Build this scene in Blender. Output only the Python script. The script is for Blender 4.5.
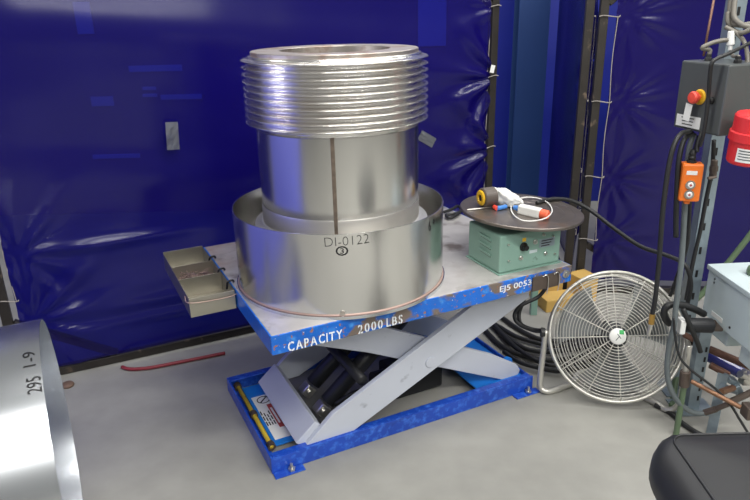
import bpy, bmesh, math, random
from mathutils import Vector, Matrix, noise
random.seed(7)
PI = math.pi
for o in list(bpy.data.objects): bpy.data.objects.remove(o, do_unlink=True)
scene = bpy.context.scene
COL = scene.collection

# ------------------------------------------------------------------ camera
F_PX, PITCH, ROLL, HC = 657.14, 0.3570, -0.0244, 1.6
cam_d = bpy.data.cameras.new('camera'); cam_d.sensor_width = 36.0
cam_d.lens = F_PX / 750 * 36.0; cam_d.clip_start = .05
cam = bpy.data.objects.new('camera', cam_d); COL.objects.link(cam)
cam.matrix_world = Matrix.Translation((0, 0, HC)) @ Matrix.Rotation(PI/2 - PITCH, 4, 'X') @ Matrix.Rotation(ROLL, 4, 'Z')
scene.camera = cam

# ------------------------------------------------------------------ world, lamps of the hall and an added backlight
w = bpy.data.worlds.new('hall_ambient'); scene.world = w; w.use_nodes = True
w.node_tree.nodes['Background'].inputs[0].default_value = (.99, .985, .96, 1)
w.node_tree.nodes['Background'].inputs[1].default_value = .19
def area(name, loc, target, sx, sy, power, col=(1, 1, 1)):
    l = bpy.data.lights.new(name, 'AREA'); l.shape = 'RECTANGLE'; l.size = sx; l.size_y = sy; l.energy = power; l.color = col
    o = bpy.data.objects.new(name, l); COL.objects.link(o); o.location = loc
    o.rotation_euler = (Vector(target) - Vector(loc)).to_track_quat('-Z', 'Y').to_euler()
    return o
for ly, pw in ((-3.2, 180), (-.7, 175), (1.7, 130)):
    area('hall_lamp', (2.1, ly, 4.2), (2.1, ly+.15, 0), 5.4, .40, pw, (1, .985, .95))
area('hall_lamp', (1.0, 4.5, 4.2), (1.0, 4.6, 0), 4.0, .40, 60, (1, .985, .95))
area('added_backlight', (-4.2, 1.2, 2.6), (-2.0, 1.5, 1.0), 1.5, 1.0, 75, (1, .985, .95))  # added behind the left screen so its blue shows in the steel
scene.view_settings.view_transform = 'Standard'; scene.view_settings.look = 'None'
scene.view_settings.gamma = 1; scene.view_settings.use_curve_mapping = False
scene.view_settings.exposure = .36

# ------------------------------------------------------------------ helpers
def ray(x, y):
    x -= 375; y -= 250
    c, s = math.cos(ROLL), math.sin(ROLL)
    a, b = x*c + y*s, -x*s + y*c
    a /= F_PX; v = -b / F_PX
    return Vector((a, math.cos(PITCH) + v*math.sin(PITCH), -math.sin(PITCH) + v*math.cos(PITCH)))
CAMP = Vector((0, 0, HC))
def aty(x, y, Y):
    d = ray(x, y); return CAMP + d * (Y / d.y)
def atz(x, y, z=0.):
    d = ray(x, y); return CAMP + d * ((z - HC) / d.z)
TH = .4523
TO = Vector((-.3304, 1.8165, 0))
MT = Matrix.Translation(TO) @ Matrix.Rotation(TH, 4, 'Z')
def T(u, v, z): return MT @ Vector((u, v, z))

def srgb(r, g, b):
    f = lambda c: (c/255/12.92) if c/255 <= .04045 else ((c/255+.055)/1.055)**2.4
    return (f(r), f(g), f(b), 1)
MATS = {}
def mat(name, col, rough=.5, metal=0., wear=None, var=None, bump=None, coat=0., spec=.5, aniso=0.):
    """wear: list of (scale, lo, hi, colour, rough, metal, stretch) noise patches; var: (scale, amount) brightness mottling; bump: (scale, strength)"""
    m = bpy.data.materials.new(name); m.use_nodes = True; MATS[name] = m
    nt = m.node_tree; N = nt.nodes; Lk = nt.links
    b = N['Principled BSDF']
    b.inputs['Base Color'].default_value = col; b.inputs['Roughness'].default_value = rough; b.inputs['Metallic'].default_value = metal
    b.inputs['Coat Weight'].default_value = coat; b.inputs['Specular IOR Level'].default_value = spec
    b.inputs['Anisotropic'].default_value = aniso
    tc = N.new('ShaderNodeTexCoord')
    cs = None; rs = None; ms = None
    def nz(scale, stretch=(1, 1, 1), detail=5):
        mp = N.new('ShaderNodeMapping'); mp.inputs['Scale'].default_value = stretch
        Lk.new(tc.outputs['Object'], mp.inputs['Vector'])
        n = N.new('ShaderNodeTexNoise'); n.inputs['Scale'].default_value = scale; n.inputs['Detail'].default_value = detail
        Lk.new(mp.outputs[0], n.inputs['Vector']); return n.outputs['Fac']
    def mixc(fac, a, bb):
        x = N.new('ShaderNodeMix'); x.data_type = 'RGBA'
        Lk.new(fac, x.inputs[0])
        if hasattr(a, 'default_value'): Lk.new(a, x.inputs[6])
        else: x.inputs[6].default_value = a
        if hasattr(bb, 'default_value'): Lk.new(bb, x.inputs[7])
        else: x.inputs[7].default_value = bb
        return x.outputs[2]
    def mixf(fac, a, bb):
        x = N.new('ShaderNodeMix'); x.data_type = 'FLOAT'
        Lk.new(fac, x.inputs[0])
        if hasattr(a, 'default_value'): Lk.new(a, x.inputs[2])
        else: x.inputs[2].default_value = a
        x.inputs[3].default_value = bb
        return x.outputs[0]
    cur = col; cr = rough; cm = metal
    if var:
        for sc, am in (var if isinstance(var, list) else [var]):
            r = N.new('ShaderNodeMapRange'); r.inputs[1].default_value = .3; r.inputs[2].default_value = .7
            Lk.new(nz(sc), r.inputs[0])
            base = cur
            dark = tuple(c*(1-am) for c in col[:3]) + (1,)
            cur = mixc(r.outputs[0], dark if base is col else base, base if base is col else tuple(min(1, c*(1+am)) for c in col[:3]) + (1,)) if base is col else cur
            if base is not col:
                x = N.new('ShaderNodeMix'); x.data_type = 'RGBA'; x.blend_type = 'MULTIPLY'; x.inputs[0].default_value = 1
                rr = N.new('ShaderNodeMapRange'); rr.inputs[1].default_value = .3; rr.inputs[2].default_value = .7; rr.inputs[3].default_value = 1-am; rr.inputs[4].default_value = 1
                Lk.new(nz(sc), rr.inputs[0])
                Lk.new(base, x.inputs[6]); Lk.new(rr.outputs[0], x.inputs[7]); cur = x.outputs[2]
    for (sc, lo, hi, c2, r2, m2, st) in (wear or []):
        r = N.new('ShaderNodeMapRange'); r.inputs[1].default_value = lo; r.inputs[2].default_value = hi
        Lk.new(nz(sc, st, 8), r.inputs[0])
        cur = mixc(r.outputs[0], cur, c2); cr = mixf(r.outputs[0], cr, r2); cm = mixf(r.outputs[0], cm, m2)
    for v_, k in ((cur, 'Base Color'), (cr, 'Roughness'), (cm, 'Metallic')):
        if hasattr(v_, 'default_value'): Lk.new(v_, b.inputs[k])
    if bump:
        bn = N.new('ShaderNodeBump'); bn.inputs['Strength'].default_value = bump[1]; bn.inputs['Distance'].default_value = bump[2] if len(bump) > 2 else .01
        Lk.new(nz(bump[0]), bn.inputs['Height']); Lk.new(bn.outputs[0], b.inputs['Normal'])
    return m

RUST = srgb(112, 84, 66)
mat('concrete', srgb(158, 157, 150), .62, 0, var=[(1.3, .22), (9, .12)], wear=[(2.2, .55, .8, srgb(126, 125, 119), .55, 0, (1, 1, 1))], bump=(40, .08, .004))
mat('stainless', (.76, .755, .74, 1), .22, 1, var=(3, .06), bump=(260, .015, .001))
mat('stainless_reflection', (.72, .70, .66, 1), .36, .9, var=(5, .05))  # warm satin tone imitating light reflected onto the lower cylinder
mat('stainless_rolled', (.72, .75, .78, 1), .27, 1, var=(2.5, .06))
mat('bellows_steel', (.86, .845, .82, 1), .24, 1, wear=[(5, .5, .8, (.72, .67, .61, 1), .28, 1, (1, 1, 3))])
mat('flange_steel', (.60, .55, .50, 1), .42, 1, wear=[(14, .5, .62, (.42, .33, .28, 1), .5, 1, (1, 1, 1))], bump=(120, .1, .002))
mat('machined_ring', (.66, .66, .65, 1), .38, .8, var=(20, .06))
mat('weld_bead', (.30, .24, .19, 1), .45, .8, var=(60, .3), bump=(90, .4, .003))
mat('copper_edge', srgb(178, 150, 140), .45, .3, var=(12, .15))
mat('deck_steel', srgb(204, 201, 198), .36, .35, var=[(4, .25), (18, .15)], wear=[(2.4, .47, .62, srgb(150, 130, 122), .5, .3, (1, 1, 1)), (6, .54, .68, srgb(108, 100, 96), .5, .4, (1, 1, 1))], bump=(60, .1, .003))
mat('blue_paint', srgb(16, 112, 214), .34, 0, var=(5, .25), coat=.2, wear=[(26, .58, .75, srgb(50, 140, 224), .4, 0, (1, 1, 1)), (17, .66, .74, srgb(92, 76, 66), .6, .2, (1, 1, 1.6))])
mat('blue_paint_worn', srgb(14, 104, 206), .36, 0, var=(6, .3), coat=.2, wear=[(30, .55, .75, srgb(70, 150, 226), .4, 0, (1, 1, 1)), (8, .50, .56, srgb(116, 104, 96), .6, .2, (1, 1, 1.5)), (55, .59, .64, srgb(150, 104, 78), .6, .1, (1, 1, 1)), (80, .66, .71, srgb(206, 206, 204), .5, 0, (1, 1, 1))])
mat('blue_paint_base', srgb(26, 76, 190), .36, 0, var=(4, .3), coat=.2, wear=[(45, .5, .75, srgb(60, 116, 216), .4, 0, (1, 1, 1)), (12, .62, .75, srgb(34, 50, 120), .6, .2, (1, 1, 1))])
mat('blue_paint_bright', srgb(30, 126, 222), .36, 0, var=(6, .15), coat=.2)
mat('arm_paint', srgb(196, 201, 212), .42, 0, var=(4, .08), wear=[(14, .68, .8, srgb(140, 144, 154), .5, .1, (1, 1, 1))])
mat('black_steel', srgb(34, 35, 38), .45, .2, var=(10, .2))
mat('frame_steel', srgb(62, 58, 54), .5, .45, var=(8, .3), wear=[(16, .62, .7, srgb(104, 90, 76), .6, .2, (1, 1, 1))])
mat('rubber', srgb(30, 31, 32), .5, 0, var=(14, .15))
mat('hose_grey', srgb(96, 104, 106), .42, 0, var=(14, .15))
mat('cable_grey', srgb(112, 108, 100), .5, 0, var=(14, .12))
mat('galvanised', srgb(150, 164, 172), .42, .55, var=[(10, .18), (40, .1)])
mat('light_grey_paint', srgb(190, 204, 206), .4, 0, var=(5, .05))
mat('control_grey', srgb(78, 82, 82), .38, 0, var=(6, .08), coat=.15)
mat('green_paint', srgb(130, 164, 151), .42, 0, var=(5, .10), wear=[(22, .68, .74, srgb(80, 104, 94), .5, 0, (1, 1, 1))])
mat('green_tube', srgb(92, 112, 84), .45, 0, var=(10, .15))
mat('turntable_steel', srgb(132, 124, 118), .34, .75, var=[(9, .2), (30, .12)], wear=[(6, .56, .68, srgb(104, 86, 74), .45, .5, (1, 1, 1))])
mat('white_plastic', srgb(228, 228, 224), .4, 0)
mat('white_cloth', srgb(226, 226, 222), .85, 0, var=(30, .1))
mat('paper', srgb(228, 229, 226), .6, 0)
mat('stencil_white', srgb(226, 230, 234), .5, 0, wear=[(40, .60, .66, srgb(120, 132, 146), .5, 0, (1, 1, 1))])
mat('marker_black', srgb(16, 16, 18), .5, 0)
mat('red_paint', srgb(214, 46, 52), .42, 0, var=(20, .06))
mat('red_button', srgb(222, 78, 62), .4, 0)
mat('red_hose', srgb(140, 48, 56), .5, 0)
mat('orange_plastic', srgb(232, 118, 38), .4, 0)
mat('orange_cap', srgb(228, 104, 70), .45, 0)
mat('yellow_plastic', srgb(232, 184, 42), .42, 0, var=(12, .1))
mat('yellow_rod', srgb(214, 184, 60), .5, 0, var=(20, .25))
mat('blue_plastic', srgb(70, 130, 205), .4, 0)
mat('brown_plastic', srgb(84, 76, 70), .45, 0)
mat('fan_wire', srgb(196, 194, 186), .36, .6)
mat('fan_blade', srgb(132, 136, 136), .4, .3)
mat('fan_dark', srgb(70, 72, 74), .5, .2)
mat('green_sticker', srgb(64, 176, 96), .5, 0)
mat('copper_rod', srgb(150, 112, 86), .42, .6, var=(30, .3))
mat('rust_pipe', srgb(132, 98, 84), .5, .5, var=(20, .3))
mat('bright_metal', srgb(200, 198, 192), .28, .9)
mat('brass', srgb(196, 156, 84), .3, .9)
mat('navy_paint', srgb(24, 30, 108), .4, 0, coat=.3)
mat('vinyl_black', srgb(30, 31, 33), .46, 0, var=(40, .08), bump=(300, .05, .001))
mat('cardboard', srgb(206, 168, 92), .75, 0, var=(8, .12))
mat('duct_tape', srgb(176, 180, 186), .3, .7, bump=(30, .35, .006))
mat('tray_steel', srgb(168, 164, 152), .34, .8, var=(8, .12))
mat('scrap', srgb(150, 128, 120), .5, .6, var=(60, .3))
mat('brown_steel', srgb(104, 92, 84), .5, .5, var=(20, .25))
mat('string', srgb(150, 144, 138), .8, 0)
mat('column_blue', srgb(30, 62, 118), .5, 0, var=(3, .1))
mat('backdrop_blue', srgb(18, 34, 140), .45, 0, var=(1.2, .25))
mat('panel_pale', srgb(176, 190, 214), .5, 0)
mat('wood', srgb(120, 96, 80), .7, 0, var=(20, .2))
mat('label_red', srgb(170, 60, 60), .5, 0)

def vinyl(name, base, trans, tfac, rough, glow=None):
    m = bpy.data.materials.new(name); m.use_nodes = True; MATS[name] = m
    nt = m.node_tree; N = nt.nodes; Lk = nt.links
    b = N['Principled BSDF']; b.inputs['Base Color'].default_value = base; b.inputs['Roughness'].default_value = rough
    b.inputs['Specular IOR Level'].default_value = .42
    t = N.new('ShaderNodeBsdfTransparent'); t.inputs[0].default_value = trans
    x = N.new('ShaderNodeMixShader'); x.inputs[0].default_value = tfac
    src = b.outputs[0]
    if glow:
        tl = N.new('ShaderNodeBsdfTranslucent'); tl.inputs[0].default_value = glow
        ad = N.new('ShaderNodeAddShader'); Lk.new(src, ad.inputs[0]); Lk.new(tl.outputs[0], ad.inputs[1]); src = ad.outputs[0]
    Lk.new(src, x.inputs[1]); Lk.new(t.outputs[0], x.inputs[2]); Lk.new(x.outputs[0], N['Material Output'].inputs[0])
vinyl('vinyl_blue', (.007, .0035, .085, 1), (.02, .05, .80, 1), .25, .20)
vinyl('vinyl_backlit', (.012, .010, .15, 1), (.05, .06, .6, 1), .2, .3, (.17, .19, .62, 1))  # paler translucent vinyl, its glow tint chosen to put blue reflections on the steel
vinyl('vinyl_navy', (.008, .004, .080, 1), (.02, .03, .5, 1), .14, .22)

WM = {}
def link(o, parent=None):
    COL.objects.link(o)
    if parent is not None: o.parent = parent
    return o
def thing(name, label, cat, M=None, group=None):
    o = bpy.data.objects.new(name, None); COL.objects.link(o)
    M = M if M is not None else Matrix.Identity(4)
    o.matrix_world = M; WM[o] = M.copy(); o.empty_display_size = .05
    o['label'] = label; o['category'] = cat
    if group: o['group'] = group
    return o
def at(x, y, z=0., rz=0.): return Matrix.Translation((x, y, z)) @ Matrix.Rotation(rz, 4, 'Z')
def part(name, mesh, m, parent=None, world=False, label=None, smooth=None):
    """mesh data in the parent's frame (world=True: given in world coordinates)"""
    if isinstance(mesh, bmesh.types.BMesh):
        me = bpy.data.meshes.new(name); mesh.to_mesh(me); mesh.free()
    else: me = mesh
    if world and parent is not None:
        r = parent
        while r.parent is not None: r = r.parent
        me.transform(WM[r].inverted())
    if not me.materials: me.materials.append(MATS[m])
    o = bpy.data.objects.new(name, me); link(o, parent)
    if smooth is not None:
        for pl in me.polygons: pl.use_smooth = smooth
    if label: o['label'] = label
    return o
def single(name, mesh, m, label, cat, base=None, group=None, smooth=True):
    """a thing that is one mesh, given in world coordinates; origin moved to its base"""
    if isinstance(mesh, bmesh.types.BMesh):
        me = bpy.data.meshes.new(name); mesh.to_mesh(me); mesh.free()
    else: me = mesh
    vs = [v.co for v in me.vertices]
    b = Vector(base) if base is not None else Vector((sum(v.x for v in vs)/len(vs), sum(v.y for v in vs)/len(vs), min(v.z for v in vs)))
    me.transform(Matrix.Translation(-b)); me.materials.append(MATS[m])
    o = bpy.data.objects.new(name, me); o.location = b; COL.objects.link(o)
    for pl in me.polygons: pl.use_smooth = smooth
    o['label'] = label; o['category'] = cat
    if group: o['group'] = group
    return o
def structure(name, mesh, m):
    if isinstance(mesh, bmesh.types.BMesh):
        me = bpy.data.meshes.new(name); mesh.to_mesh(me); mesh.free()
    else: me = mesh
    me.materials.append(MATS[m]); o = bpy.data.objects.new(name, me); COL.objects.link(o); o['kind'] = 'structure'; return o

def box(c, s, bev=0., M=None, seg=2, bm=None):
    own = bm is None
    nb = bmesh.new(); bmesh.ops.create_cube(nb, size=1)
    bmesh.ops.scale(nb, vec=s, verts=nb.verts)
    if bev > 0: bmesh.ops.bevel(nb, geom=nb.edges[:], offset=bev, segments=seg, affect='EDGES', profile=.5)
    bmesh.ops.translate(nb, vec=c, verts=nb.verts)
    if M is not None: bmesh.ops.transform(nb, matrix=M, verts=nb.verts)
    if own: return nb
    return merge(bm, nb)
def merge(a, b):
    me = bpy.data.meshes.new('tmp'); b.to_mesh(me); b.free(); a.from_mesh(me); bpy.data.meshes.remove(me); return a
def box2(a, b, bev=0., M=None):
    return box([(a[i]+b[i])/2 for i in range(3)], [abs(b[i]-a[i]) for i in range(3)], bev, M)
def lathe(prof, n=64, M=None, closed=False):
    bm = bmesh.new(); rows = []
    for r, z in prof:
        if r < 1e-6: rows.append([bm.verts.new((0, 0, z))])
        else: rows.append([bm.verts.new((r*math.cos(2*PI*i/n), r*math.sin(2*PI*i/n), z)) for i in range(n)])
    pr = list(zip(rows, rows[1:])) + ([(rows[-1], rows[0])] if closed else [])
    for a, b in pr:
        for i in range(n):
            j = (i+1) % n
            q = [a[i % len(a)], a[j % len(a)], b[j % len(b)], b[i % len(b)]]
            u = []
            for v in q:
                if v not in u: u.append(v)
            if len(u) > 2: bm.faces.new(u)
    bmesh.ops.recalc_face_normals(bm, faces=bm.faces)
    if M is not None: bmesh.ops.transform(bm, matrix=M, verts=bm.verts)
    return bm
def axis(p, d):
    return Matrix.Translation(p) @ Vector(d).normalized().to_track_quat('Z', 'Y').to_matrix().to_4x4()
def cyl(p0, p1, r, n=16, r2=None, bev=0.):
    p0, p1 = Vector(p0), Vector(p1); L = (p1-p0).length; r2 = r if r2 is None else r2
    if bev: prof = [(0, 0), (r-bev, 0), (r, bev), (r2, L-bev), (r2-bev, L), (0, L)]
    else: prof = [(0, 0), (r, 0), (r2, L), (0, L)]
    return lathe(prof, n, axis(p0, p1-p0))
def spline(pts, k=6, closed=False):
    P = [Vector(p) for p in pts]; n = len(P)
    if n < 3: return P
    out = []
    for i in range(n if closed else n-1):
        if closed: a, b, c, d = P[i-1], P[i], P[(i+1) % n], P[(i+2) % n]
        else:
            b, c = P[i], P[i+1]; a = P[i-1] if i else b+(b-c); d = P[i+2] if i+2 < n else c+(c-b)
        for j in range(k):
            t = j/k
            out.append(.5*((2*b)+(c-a)*t+(2*a-5*b+4*c-d)*t*t+(3*b-a-3*c+d)*t**3))
    if not closed: out.append(P[-1])
    return out
def tube(pts, r, n=8, k=6, closed=False, smooth=True, bm=None):
    P = spline(pts, k, closed) if smooth else [Vector(p) for p in pts]
    own = bm or bmesh.new(); rings = []
    m = len(P); up = None
    for i in range(m):
        if closed: t = P[(i+1) % m] - P[i-1]
        else: t = P[min(i+1, m-1)] - P[max(i-1, 0)]
        t = t.normalized() if t.length > 1e-9 else Vector((0, 0, 1))
        if up is None: up = t.orthogonal().normalized()
        up = (up - t*up.dot(t)); up = up.normalized() if up.length > 1e-6 else t.orthogonal().normalized()
        s = t.cross(up)
        rr = r[i] if isinstance(r, list) else r
        rings.append([own.verts.new(P[i] + rr*(math.cos(2*PI*j/n)*up + math.sin(2*PI*j/n)*s)) for j in range(n)])
    for a, b in list(zip(rings, rings[1:])) + ([(rings[-1], rings[0])] if closed else []):
        for j in range(n): own.faces.new((a[j], a[(j+1) % n], b[(j+1) % n], b[j]))
    if not closed: own.faces.new(rings[0][::-1]); own.faces.new(rings[-1])
    bmesh.ops.recalc_face_normals(own, faces=own.faces)
    return own
def prism(poly, axis_i, a, b, bev=0.):
    """poly: 2-D outline in the two axes other than axis_i, extruded from a to b along axis_i"""
    bm = bmesh.new()
    def mk(p, t):
        v = list(p); v.insert(axis_i, t); return bm.verts.new(v)
    A = [mk(p, a) for p in poly]; B = [mk(p, b) for p in poly]; n = len(poly)
    bm.faces.new(A); bm.faces.new(B[::-1])
    for i in range(n): bm.faces.new((A[i], B[i], B[(i+1) % n], A[(i+1) % n]))
    bmesh.ops.recalc_face_normals(bm, faces=bm.faces)
    if bev: bmesh.ops.bevel(bm, geom=bm.edges[:], offset=bev, segments=2, affect='EDGES', profile=.5)
    return bm
def text_mesh(s, size, spacing=1., bold=0., shear=0.):
    c = bpy.data.curves.new('lettering', 'FONT'); c.body = s; c.size = size; c.align_x = 'CENTER'; c.align_y = 'CENTER'
    c.space_character = spacing; c.offset = bold; c.shear = shear; c.resolution_u = 3
    o = bpy.data.objects.new('lettering', c); COL.objects.link(o)
    dg = bpy.context.evaluated_depsgraph_get(); dg.update()
    me = bpy.data.meshes.new_from_object(o.evaluated_get(dg)); bpy.data.objects.remove(o); bpy.data.curves.remove(c)
    me.materials.clear(); return me
def stencil_mesh(s, size, gap=.05, bold=.001, spacing=1.2):
    bm = bmesh.new(); x = 0
    for ch in s:
        if ch == ' ': x += size*.45; continue
        me = text_mesh(ch, size, bold=bold); b = bmesh.new(); b.from_mesh(me); bpy.data.meshes.remove(me)
        x0, x1 = min(v.co.x for v in b.verts), max(v.co.x for v in b.verts); wd = x1-x0
        if ch in 'CAPB02S35':
            c = x0 + wd*(.42 if ch in 'PB' else .5); g = size*gap
            for q in (c-g/2, c+g/2): bmesh.ops.bisect_plane(b, geom=b.verts[:]+b.edges[:]+b.faces[:], plane_co=(q, 0, 0), plane_no=(1, 0, 0))
            dl = [f for f in b.faces if abs(f.calc_center_median().x-c) < g/2]
            bmesh.ops.delete(b, geom=dl, context='FACES')
        y0 = min(v.co.y for v in b.verts)
        bmesh.ops.translate(b, vec=(x-x0, -y0, 0), verts=b.verts); x += wd + size*.14*spacing
        merge(bm, b)
    me = bpy.data.meshes.new('lettering'); bm.to_mesh(me); bm.free(); return me
def text_flat(s, size, origin, right, up, parent, m, w=None, h=None, world=False, name='lettering', **k):
    """text laid on a plane through origin, scaled to width w and height h"""
    st = k.pop('stencil', False)
    me = stencil_mesh(s, size) if st else text_mesh(s, size, **k)
    xs = [v.co.x for v in me.vertices]; ys = [v.co.y for v in me.vertices]
    cx, cy = (min(xs)+max(xs))/2, (min(ys)+max(ys))/2
    sx = w/(max(xs)-min(xs)) if w else 1; sy = h/(max(ys)-min(ys)) if h else sx
    R, U = Vector(right).normalized(), Vector(up).normalized()
    for v in me.vertices:
        v.co = Vector(origin) + R*(v.co.x-cx)*sx + U*(v.co.y-cy)*sy
    return part(name, me, m, parent, world=world)

# ------------------------------------------------------------------ the setting
structure('floor', box((0, 1.5, -.05), (22, 20, .1)), 'concrete')
structure('wall_back', box((0, 5.45, 1.75), (22, .2, 3.5)), 'backdrop_blue')

# ------------------------------------------------------------------ welding screens
def curtain_mesh(P0, P1, z0, z1, ties, seed, amp=.012, step=.016, nside=1, taut=()):
    P0, P1 = Vector(P0), Vector(P1); d = (P1-P0); L = d.length; d.normalize(); nrm = Vector((d.y, -d.x, 0))*nside
    ns, nz = int(L/step), int((z1-z0)/step)
    vs = []; fs = []
    for j in range(nz+1):
        z = z0 + (z1-z0)*j/nz
        for i in range(ns+1):
            s = L*i/ns
            e = min(1., min(s, L-s)/.25)
            D = amp*noise.noise(Vector((s*.55+seed, z*1.9, seed*1.7)))*2.2*e
            D += amp*.45*noise.noise(Vector((s*.9+seed, z*5.5+s*.5, seed)))*e
            D += amp*.22*noise.noise(Vector((s*5+seed, z*1.2, 3+seed)))
            for (ts, tz, A, k, reach) in ties:
                ds, dz = s-ts, z-tz; r = math.hypot(ds, dz)
                if r < reach*3:
                    a = math.atan2(dz, abs(ds)+1e-6)
                    D += A*math.exp(-(r/reach)**1.3)*min(1., r/.09)*(abs(math.cos(k*a+seed+noise.noise(Vector((a*2, seed, tz)))))**3)
            for (ts, tz, A, ls, lz) in taut:
                D += A*math.exp(-((s-ts)/ls)**2-((z-tz)/lz)**2)
            vs.append(P0 + d*s + nrm*D + Vector((0, 0, z)))
    for j in range(nz):
        for i in range(ns):
            a = j*(ns+1)+i; fs.append((a, a+1, a+ns+2, a+ns+1))
    me = bpy.data.meshes.new('curtain'); me.from_pydata(vs, [], fs); return me
def bar(a, b, w, bev=.003):
    a, b = Vector(a), Vector(b); L = (b-a).length
    return box((0, 0, L/2), (w, w, L), bev, axis(a, b-a))
def screen(label, P0, P1, zlo, ties, seed, vmat, gap=(.05, .05), posts=(True, True), braces=True, amp=.012, taut=(), group=None, H=1.86, tie_z=(1.55, 1.15, .72, .35)):
    P0, P1 = Vector(P0), Vector(P1); d = (P1-P0); L = d.length; d.normalize(); az = math.atan2(d.y, d.x)
    M = at(P0.x, P0.y, 0, az); t = thing('welding_screen', label, 'welding screen', M, group)
    for s, on in ((0, posts[0]), (L, posts[1])):
        if on: part('post', bar((s, 0, 0), (s, 0, H), .042), 'frame_steel', t)
    part('top_rail', bar((.022, 0, H-.02), (L-.022, 0, H-.02), .038), 'frame_steel', t)
    part('bottom_rail', bar((.022, 0, .022), (L-.022, 0, .022), .04), 'frame_steel', t)
    if braces:
        for s, sg in ((0, 1), (L, -1)):
            part('brace', bar((s+sg*.02, .0, .30), (s+sg*.42, .0, .045), .034), 'frame_steel', t)
            part('brace', bar((s+sg*.02, .0, H-.28), (s+sg*.30, .0, H-.04), .03), 'frame_steel', t)
    me = curtain_mesh((gap[0], -.032, 0), (L-gap[1], -.032, 0), zlo, H-.03, ties, seed, amp=amp, taut=taut)
    part('curtain', me, vmat, t, smooth=True, label='blue vinyl curtain')
    # lacing string and knots beside each post
    for s, sg, on in ((0, 1, posts[0]), (L, -1, posts[1])):
        if not on: continue
        off = (gap[0] if sg > 0 else gap[1]) + .006
        for z in tie_z:
            bm = tube([(s-.026*sg, -.026, z), (s+.0*sg, -.030, z+.004), (s+off*sg, -.042, z-.004), (s+(off+.012)*sg, -.036, z+.003)], .0028, 6, 4)
            part('tie', bm, 'string', t)
        zs = sorted(tie_z)
        for z, z2 in zip(zs, zs[1:]):
            m_ = (z+z2)/2
            bm = tube([(s+off*sg, -.044, z), (s+(off-.008)*sg, -.044, m_), (s+off*sg, -.044, z2)], .0022, 6, 5)
            part('lacing', bm, 'string', t)
    return t
A0, A1 = (-1.647, 2.651), (.665, 3.72)
LA = math.hypot(A1[0]-A0[0], A1[1]-A0[1])
tA = [(LA-.05, z, .050, 5, .28) for z in (1.22, .83, .42)] + [(.05, .30, .03, 5, .3), (.05, .62, .02, 5, .25), (LA-.05, 1.58, .02, 5, .15)]
screen('wide welding screen with glossy blue vinyl curtain behind the lift table', (*A0, 0), (*A1, 0), .055, tA, 2.3, 'vinyl_blue', gap=(.05, .055), amp=.020,
       taut=[(.42, .62, .022, .25, .022), (1.0, .30, .02, .8, .03), (.75, .22, .02, .5, .025)], tie_z=(1.58, 1.22, .83, .42))
C0, C1 = (1.178, 3.50), (3.30, 3.30)
tC = [(.055, z, .020, 6, .15) for z in (1.52, 1.10, .70, .34)]
screen('dark blue welding screen behind the fan and control post', (*C0, 0), (*C1, 0), .10, tC, 5.1, 'vinyl_navy', gap=(.055, .05), amp=.010, tie_z=(1.52, 1.10, .70, .34))
B0, B1 = (1.112, 3.52), (1.32, 5.0)
tB = [(.06, z, .06, 5, .28) for z in (1.30, .92, .50)]
screen('narrow welding screen standing end-on behind the green turntable', (*B0, 0), (*B1, 0), .10, tB, 8.4, 'vinyl_navy', gap=(.055, .05), posts=(True, False), braces=False, amp=.012, tie_z=(1.52, 1.10, .72, .36))
D0, D1 = (-2.35, .35), (-1.72, 2.58)
screen('blue welding screen at the left side of the work bay', (*D0, 0), (*D1, 0), .10, [], 11.2, 'vinyl_backlit', amp=.014, braces=False)
# pale things glimpsed through the curtain, and the building column
def plate(px0, py0, px1, py1, Y, name, label, cat, m='panel_pale', th=.02):
    a, b = aty(px0, py0, Y), aty(px1, py1, Y)
    return single(name, box2((a.x, Y, a.z), (b.x, Y+th, b.z), .004), m, label, cat, smooth=False)
plate(72, 2, 94, 34, 5.33, 'notice_board', 'pale upright board dimly seen through curtain near top left corner', 'board')
plate(90, 97, 114, 106, 5.33, 'shelf_bin', 'small pale bin dimly seen through the curtain at left', 'bin')
plate(418, 0, 446, 46, 5.33, 'wall_panel', 'pale panel seen through curtain right of the bellows', 'panel')
for i, (a, b, c, d) in enumerate([(142, 87, 156, 90), (142, 94, 157, 97), (128, 66, 182, 71), (160, 95, 202, 99), (92, 155, 140, 158)]):
    plate(a, b, c, d, 5.33, 'shelf_board', ['upper short pale shelf board behind the curtain above tape patch', 'lower short pale shelf board behind the curtain above tape patch', 'topmost long shelf board dimly seen through the curtain', 'right-hand shelf board dimly seen through curtain above tape', 'lowest shelf board dimly seen through curtain left of tape'][i], 'shelf board')
single('building_column', merge(merge(box((1.13, 4.85, 2.1), (.012, .144, 4.2)), box((1.13, 4.85-.08, 2.1), (.21, .016, 4.2))), box((1.13, 4.93, 2.1), (.21, .016, 4.2))), 'column_blue',
       'dark blue steel building column between the two welding screens', 'column', smooth=False)
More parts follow.
